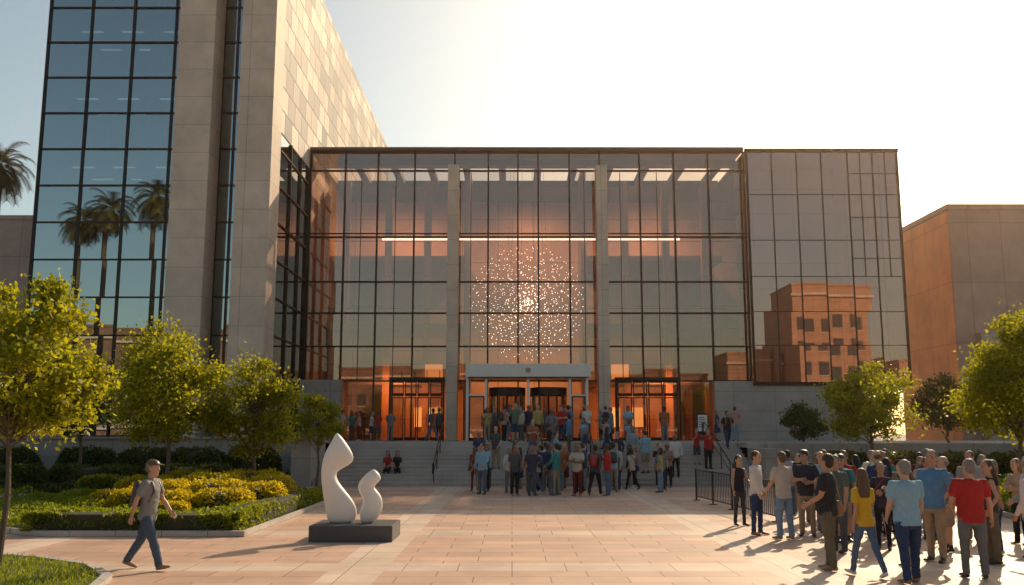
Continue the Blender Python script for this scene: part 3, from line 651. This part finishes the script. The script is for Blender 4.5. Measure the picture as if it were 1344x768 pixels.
    for s,key in ((-1,'ll'),(1,'rl')):
        q=P[key]; h=D2(q[0]); kf=D2(q[1]); fp=D2(q[2]) if len(q)>2 else 0; ou=D2(3.5)
        hp=Vector((s*.085*bw,0,.87)); d1=Vector((s*math.sin(ou)*.6,math.sin(h),-math.cos(h))).normalized(); kn=hp+d1*.41
        d2=Vector((s*.015,math.sin(h-kf),-math.cos(h-kf))).normalized(); an=kn+d2*.385
        fy=math.cos(fp); fz=math.sin(fp); fd=Vector((s*.15,fy,fz)).normalized(); dn=Vector((0,fz,-fy))
        g=bw
        if legs in('long','slim'):
            lo=1.08 if legs=='long' else .86
            b.tube([hp,hp+d1*.12,hp+d1*.27,kn,kn+d2*.12,kn+d2*.26,an+d2*.015],[(.085*g,.095*g),(.083*g,.092*g),(.073*g*lo,.080*g*lo),(.062*lo,.066*lo),(.060*lo,.066*lo),(.054*lo,.058*lo),(.053*lo,.060*lo)],2,12)
        else:
            if legs=='shorts': b.tube([hp,hp+d1*.12,hp+d1*.25,hp+d1*.37],[.092*g,.092*g,.086*g,.084*g],2,12)
            b.tube([hp,hp+d1*.25,kn,kn+d2*.11,kn+d2*.25,an],[.075*g,.068*g,.05,.052,.038,.032],0,12)
        heel=an+dn*.055-fd*.045; ball=an+dn*.062+fd*.12; toe=an+dn*.066+fd*.185
        b.tube([an-d2*.03,an+dn*.02],[.040,.042],3,10)
        b.tube([heel,an+dn*.048+fd*.03,ball,toe],[(.034,.034),(.040,.042),(.045,.030),(.036,.022)],3,10,ref=(0,0,1) if abs(fd.z)<.8 else (0,1,0))
        feet.append(min(heel.z-.034,toe.z-.022,ball.z-.03))
    if legs=='skirt':
        b.rings([ring(lambda p:Vector(p),(0,0,z),w,d) for z,w,d in ((.96,.125,.10),(.86,.170,.135),(.70,.195,.165),(.50,.215,.19),(.46,.21,.185))],2,True,18)
    if acc=='backpack':
        post.rings([ring(U,(0,-.20,z),w,d) for z,w,d in ((1.0,.09,.05),(1.03,.14,.085),(1.12,.15,.10),(1.28,.145,.09),(1.38,.12,.065),(1.42,.06,.03))],5,True,14)
        for s in (-1,1): post.tube([U((s*.1,-.12,1.36)),U((s*.11,-.04,1.475)),U((s*.115,.09,1.41)),U((s*.12,.14,1.27)),U((s*.15,.08,1.12)),U((s*.12,-.12,1.06))],[(.024,.010)]*6,5,6)
    if acc=='bag':
        c=Vector((.23,-.05,.92)); 
        post.rings([(c+Vector((0,0,z)),Vector((w,0,0)),Vector((0,d,0))) for z,w,d in ((-.13,.03,.10),(-.11,.055,.14),(0,.055,.145),(.09,.04,.12),(.11,.015,.10))],5,True,12)
        post.tube([c+Vector((0,.09,.08)),Vector((.17,.14,1.15)),Vector((.02,.14,1.30)),Vector((-.10,.05,1.475)),Vector((-.06,-.11,1.40)),Vector((.12,-.15,1.15)),c+Vector((0,-.10,.08))],[(.014,.008)]*7,5,6)
    zmin=min(feet)
    src=b.mesh('src',[],False); tmp=bpy.data.objects.new('tmp',src); COL.objects.link(tmp)
    rm=tmp.modifiers.new('r','REMESH'); rm.mode='VOXEL'; rm.voxel_size=vox
    sm=tmp.modifiers.new('s','SMOOTH'); sm.factor=.5; sm.iterations=2
    dg=bpy.context.evaluated_depsgraph_get(); ev=bpy.data.meshes.new_from_object(tmp.evaluated_get(dg))
    bvh=BVHTree.FromPolygons([Vector(v) for v in b.v],b.f)
    nb=B()
    vn=[v.normal.copy() for v in ev.vertices]; vv=[v.co.copy() for v in ev.vertices]; vm=[0]*len(vv)
    mm=[]
    for p in ev.polygons:
        r=bvh.find_nearest(p.center); mi=b.m[r[2]] if r[2] is not None else 1; mm.append(mi)
        for i in p.vertices: vm[i]=mi
    off=Vector((seed*3.1,seed*1.7,0))
    for i,(c,nn) in enumerate(zip(vv,vn)):
        if vm[i]==1: vv[i]=c+nn*(noise.noise(Vector((c.x*7,c.y*7,c.z*13))+off)*.012+noise.noise(c*28+off)*.003)
        elif vm[i]==2: vv[i]=c+nn*(noise.noise(Vector((c.x*9,c.y*9,c.z*16))+off)*.010)
        elif vm[i]==4: vv[i]=c+nn*(noise.noise(c*30+off)*.006)
    nb.v=[tuple(v) for v in vv]; nb.f=[tuple(p.vertices) for p in ev.polygons]
    nb.m=mm
    o=len(nb.v); nb.v+=post.v; nb.f+=[tuple(i+o for i in f) for f in post.f]; nb.m+=post.m
    nb.v=[(x,y,z-zmin) for x,y,z in nb.v]
    bpy.data.objects.remove(tmp); bpy.data.meshes.remove(ev); bpy.data.meshes.remove(src)
    return nb.mesh(name,[None]*8,True), zmin
MC={}
def cm(kind,col):
    key=(kind,col)
    if key not in MC:
        if kind=='cloth': MC[key]=plain('fabric',col,.85,var=.18,scale=7,bump=.8,bscale=14,spec=.2)
        elif kind=='denim': MC[key]=plain('denim',col,.9,var=.28,scale=9,bump=.8,bscale=16,spec=.15)
        elif kind=='skin': MC[key]=plain('skin',col,.5,var=.08,scale=20)
        elif kind=='hair': MC[key]=plain('hair',col,.55,var=.4,scale=45,bump=.8,bscale=90)
        else: MC[key]=plain('leather',col,.45,var=.15)
    return MC[key]
SKINS=[(.50,.29,.19),(.43,.24,.15),(.28,.15,.09),(.52,.32,.22),(.18,.10,.06)]
HAIRS=[(.03,.02,.014),(.06,.035,.02),(.12,.065,.03),(.015,.012,.01),(.22,.20,.18),(.20,.12,.06)]
def place(name,me,x,y,z,yaw,sc,skin,top,pants,shoe,hair,acc):
    o=bpy.data.objects.new(name,me); COL.objects.link(o); o.location=(x,y,z); o.rotation_euler[2]=D2(yaw); o.scale=(sc,sc,sc)
    L=[cm('skin',skin),cm('cloth',top),cm('denim',pants),cm('leather',shoe),cm('hair',hair),cm('leather',acc),cm('leather',(.015,.012,.012)),cm('skin',(.32,.12,.10))]
    for i,m in enumerate(L): o.material_slots[i].link='OBJECT'; o.material_slots[i].material=m
    return o
WH=(.62,.58,.54);BK=(.03,.03,.032);NV=(.04,.06,.12);JN=(.09,.14,.22);LJ=(.2,.27,.34);KH=(.32,.24,.16);GY=(.2,.2,.2);RD=(.40,.035,.03);LB=(.24,.40,.50);BL=(.10,.22,.36);YL=(.62,.36,.03);OL=(.14,.12,.08);BE=(.50,.42,.34);TN=(.30,.17,.08);DG=(.09,.09,.10);TEAL=(.05,.22,.22)
A1=dict(la=(12,7,35,-12),ra=(3,8,10,5),ll=(4,4),rl=(-4,2)); A2=dict(la=(18,10,75,-40),ra=(18,10,75,-42),lean=1,curl=.9)
A3=dict(la=(-12,16,30,-5),ra=(5,6,8,4),ll=(6,8),rl=(-3,0)); A4=dict(ra=(28,8,85,-15),la=(4,7,10,3),headtilt=-14)
WK=dict(la=(22,6,20,0),ra=(-22,6,12,2),ll=(-22,12,-18),rl=(24,6,12),lean=3)
WK2=dict(la=(-18,6,15,2),ra=(20,6,25,0),ll=(20,4,10),rl=(-18,14,-16),lean=3)
SIT=dict(la=(30,8,50,-15),ra=(30,8,50,-15),ll=(84,84),rl=(86,90),lean=12,headtilt=-10)
near=[
('walking_man',-6.05,15.75,-96,1.80,0,'cap','short','long',WK,'backpack',1.04,0,(.24,.24,.23),(.08,.11,.16),TN,4,(.12,.06,.035)),
('standing_woman',5.54,23.0,200,1.66,1,'long','none','slim',A1,None,1,1,BK,(.06,.05,.05),BK,0,TN),
('standing_man',5.4,20.9,235,1.80,0,'short','long','slim',A3,None,1,0,WH,NV,TN,1,BK),
('standing_man',5.78,20.1,25,1.80,0,'short','short','long',A1,None,1.05,0,BE,LJ,TN,2,BK),
('standing_man',6.45,20.7,160,1.82,0,'cap','short','long',A2,None,1.05,1,(.05,.05,.06),KH,BK,3,BK),
('standing_man',5.24,15.7,60,1.86,0,'short','short','long',A1,'bag',1.10,1,(.035,.035,.04),OL,TN,0,TN),
('walking_woman',5.56,14.95,12,1.68,1,'long','short','slim',WK2,None,1,1,YL,JN,WH,2,TN),
('standing_woman',7.2,18.4,150,1.64,1,'bob','long','slim',A2,'bag',1,1,(.06,.05,.06),BK,BK,0,(.3,.04,.03)),
('standing_man',5.99,14.35,8,1.80,0,'short','short','long',dict(A1,ll=(8,6),rl=(-6,3)),None,1.15,0,LB,NV,TN,4,BK),
('standing_woman',6.75,16.1,50,1.72,1,'long','long','long',A4,None,1,3,WH,KH,TN,2,BK),
('standing_man',7.45,16.7,130,1.90,0,'short','short','long',A3,None,1.06,1,BL,KH,BK,1,BK),
('standing_man',7.2,14.85,-8,1.80,0,'short','short','long',A1,None,1.15,0,RD,(.16,.16,.15),BK,4,BK),
('standing_woman',8.3,16.4,75,1.74,1,'long','none','long',A3,'bag',1.03,1,(.06,.055,.055),OL,BK,1,BK),
('standing_man',8.35,15.2,40,1.78,0,'short','long','long',A1,None,1.05,0,WH,JN,BK,4,BK),
('standing_man',7.1,21.6,190,1.78,0,'bald','short','long',A1,None,1.05,0,LB,GY,BK,4,BK),
('standing_woman',7.7,21.9,170,1.68,1,'bob','short','slim',A2,None,1,1,RD,BK,BK,1,BK),
('standing_man',8.4,21.4,210,1.80,0,'short','short','long',A3,None,1,2,(.28,.05,.05),NV,BK,0,BK),
('standing_woman',8.9,20.2,160,1.68,1,'long','short','slim',A4,None,1,1,BK,JN,BK,2,BK),
('standing_man',9.7,19.9,140,1.82,0,'short','short','long',A1,None,1.05,1,(.3,.3,.3),KH,BK,1,BK),
('standing_woman',10.3,19.2,120,1.68,1,'bob','long','long',A2,None,1,0,(.42,.30,.2),BK,BK,5,BK),
('standing_man',6.85,19.6,175,1.76,0,'cap','short','shorts',A1,'backpack',1.05,1,TEAL,KH,BK,1,BK),
('standing_man',9.3,21.0,200,1.84,0,'short','long','long',A3,None,1,0,DG,NV,BK,4,BK),
('standing_man',7.3,23.6,185,1.78,0,'cap','short','long',A1,None,1.05,2,BK,GY,BK,0,(.04,.05,.07)),
('standing_woman',8.3,24.1,170,1.66,1,'pony','short','slim',A2,None,1,1,(.5,.4,.36),NV,WH,1,BK),
('standing_man',6.2,18.0,120,1.78,0,'short','short','long',A4,None,1.05,1,(.10,.12,.10),DG,BK,1,BK),
('standing_man',8.3,18.1,100,1.76,0,'bald','short','shorts',A1,None,1.1,0,(.16,.20,.28),KH,BK,4,BK),
('standing_woman',9.0,17.6,80,1.70,1,'bob','short','slim',A1,None,1.02,0,(.5,.2,.16),NV,WH,5,BK),
('standing_man',9.3,16.9,60,1.80,0,'short','long','long',A1,None,1.05,0,(.25,.3,.35),GY,BK,2,BK),
]
placed=[]
for si,r in enumerate(near):
    (nm,x,y,yaw,ht,fem,hair,sl,lg,po,acc,bd,sk,top,pa,sh,hc,ac)=r
    me,_=person_mesh(nm,bool(fem),hair,sl,lg,po,.0125,acc,bd,seed=si)
    place(nm,me,x,y,.003,yaw,ht/1.76,SKINS[sk],top,pa,sh,HAIRS[hc],ac); placed.append((x,y))
lib=[]
spec=[(0,'short','short','long',A1,None),(0,'short','long','long',A3,None),(0,'cap','short','long',A2,None),(0,'bald','short','shorts',A1,None),(0,'short','short','long',WK,'backpack'),
 (0,'short','long','long',A4,None),(1,'long','short','slim',A1,'bag'),(1,'long','none','slim',A2,None),(1,'bob','long','long',A3,None),(1,'pony','short','shorts',A4,None),(1,'long','short','skirt',A1,None),(1,'bob','short','slim',WK2,'bag'),(0,'cap','short','long',A3,'backpack'),
 (0,'short','short','long',A2,None),(0,'short','long','slim',A1,None),(1,'long','long','long',A1,None),(0,'short','short','shorts',A4,None)]
for i,s in enumerate(spec):
    nm=('walking_' if s[4] in (WK,WK2) else 'standing_')+('woman' if s[0] else 'man')
    lib.append((nm,s[0],person_mesh(nm,bool(s[0]),s[1],s[2],s[3],s[4],.017,s[5],1.04,seed=40+i)[0]))
sitm,_=person_mesh('seated_woman',True,'long','short','slim',SIT,.018)
TOPS=[WH,BK,NV,RD,LB,BL,BE,DG,TEAL,(.35,.12,.06),(.2,.2,.2),(.12,.16,.12),(.45,.25,.2),(.05,.05,.08),(.3,.33,.36),(.12,.03,.03),(.42,.33,.12),BK,DG]
PANTS=[JN,NV,BK,KH,GY,DG,LJ,OL,(.16,.03,.03),BK,NV]
rr=random.Random(11)
def stepz(y):
    if y<Y0: return 0
    if y>=YP: return 1.76
    return (int((y-Y0)/tr)+1)*R
def add_p(x,y,yaw=None,i=None,top=None,pants=None):
    if y>Y0-.2 and y<YP:
        k_=max(0,int((y-Y0)/tr)); y=Y0+k_*tr+.2
    nm,fem,me=lib[i if i is not None else rr.randrange(len(lib))]
    place(nm,me,x,y,stepz(y)+.002,yaw if yaw is not None else rr.choice([0,0,180,180,90,-90,45,-45,150,200])+rr.uniform(-25,25),
      (rr.uniform(1.60,1.72) if fem else rr.uniform(1.72,1.86))/1.76,rr.choice(SKINS),top or rr.choice(TOPS),pants or rr.choice(PANTS),rr.choice([BK,TN,WH,DG]),rr.choice(HAIRS[:5]),rr.choice([BK,TN,NV,RD]))
    placed.append((x,y))
def scatter(n,fx,fy,dmin):
    c=0;t=0
    while c<n and t<4000:
        t+=1; x=fx();y=fy()
        if all((x-a)**2+((y-b_)*.8)**2>dmin**2 for a,b_ in placed): add_p(x,y); c+=1
add_p(-1.45,36.6,170,6,(.25,.05,.05),(.22,.03,.03)); add_p(-1.0,36.2,150,7,BK,BK); add_p(.1,33.9,200,0,DG,BK); add_p(-.1,35.4,10,8,WH,GY)
scatter(28,lambda:rr.triangular(-1.6,3.6,1.1),lambda:rr.uniform(33.6,39.2),.48)
scatter(10,lambda:rr.uniform(3.4,6.8),lambda:rr.uniform(35.5,39.3),.55)
scatter(18,lambda:rr.uniform(-1.5,6.0),lambda:rr.uniform(Y0,YP),.5)
scatter(28,lambda:rr.triangular(-3.5,7.0,1.0),lambda:rr.uniform(45,51.3),.6)
scatter(18,lambda:rr.uniform(7.0,12.0),lambda:rr.uniform(17.5,27.0),.60)
for x,y in ((-9.1,53.0),(-8.6,52.6),(-8.0,53.1),(-7.5,52.5),(-6.9,53.0),(-4.1,52.4),(-4.4,51.6),(8.6,52.5),(8.2,50.2),(11.2,51),(12.0,50.2),(-9.6,52.7)): add_p(x,y)
add_p(8.2,41.8,180,9,RD,DG); add_p(7.0,40.4,170,1,WH,BK); add_p(8.6,41.0,200,5,RD,BK); add_p(10.0,43.5,190,4,BK,NV); add_p(6.1,38.9,180,0,BK,BK);add_p(6.45,38.9,160,2,(.35,.2,.15),BK)
for x,yb in ((-5.4,41.0),(-5.0,41.0)):
    k_=int((yb-Y0)/tr)
    o=place('seated_woman',sitm,x,Y0+k_*tr-.02,(k_-2)*R,180+rr.uniform(-20,20),.93,SKINS[1],RD if x<-5.2 else BK,BK,BK,HAIRS[0],TN)

# ---------------------------------------------------------------- light, sky, camera
az=math.radians(29); el=math.radians(31)
S=Vector((math.sin(az)*math.cos(el),math.cos(az)*math.cos(el),math.sin(el)))
ld=bpy.data.lights.new('sun','SUN'); ld.energy=5.0; ld.angle=math.radians(.5); ld.color=(1,.76,.50)
lo=bpy.data.objects.new('sun',ld); COL.objects.link(lo); lo.rotation_euler=(-S).to_track_quat('-Z','Y').to_euler(); lo.location=(20,60,60)
w=bpy.data.worlds.new('World'); SC.world=w; w.use_nodes=True; nt=w.node_tree; nt.nodes.clear()
sk=nt.nodes.new('ShaderNodeTexSky'); sk.sky_type='NISHITA'; sk.sun_disc=False; sk.sun_elevation=el; sk.sun_rotation=az; sk.dust_density=1.9; sk.air_density=1.0; sk.ozone_density=1.2
vm=nt.nodes.new('ShaderNodeVectorMath'); vm.operation='MULTIPLY'; vm.inputs[1].default_value=(1.10,1.04,.82)
bg=nt.nodes.new('ShaderNodeBackground'); bg.inputs[1].default_value=.14; ou=nt.nodes.new('ShaderNodeOutputWorld')
nt.links.new(sk.outputs[0],vm.inputs[0]); nt.links.new(vm.outputs[0],bg.inputs[0]); nt.links.new(bg.outputs[0],ou.inputs[0])
# hazy air over the district
b=B(); b.box(-90,100,24,130,-.5,55)
m,nt,o=newmat('hazy_air'); vs=N(nt,'ShaderNodeVolumeScatter'); vs.inputs['Color'].default_value=(1,.68,.44,1); vs.inputs['Density'].default_value=.0010; vs.inputs['Anisotropy'].default_value=.78
nt.links.new(vs.outputs[0],o.inputs['Volume']); b.obj('atmosphere_haze',[m])
cd=bpy.data.cameras.new('camera'); cd.lens=32.5; cd.sensor_width=36; cd.clip_end=3000; cam=bpy.data.objects.new('camera',cd); COL.objects.link(cam)
cam.location=(0,0,2.24); cam.rotation_euler=(math.radians(90+8.6),0,0); SC.camera=cam
SC.view_settings.view_transform='Standard'; SC.view_settings.look='None'; SC.view_settings.exposure=0
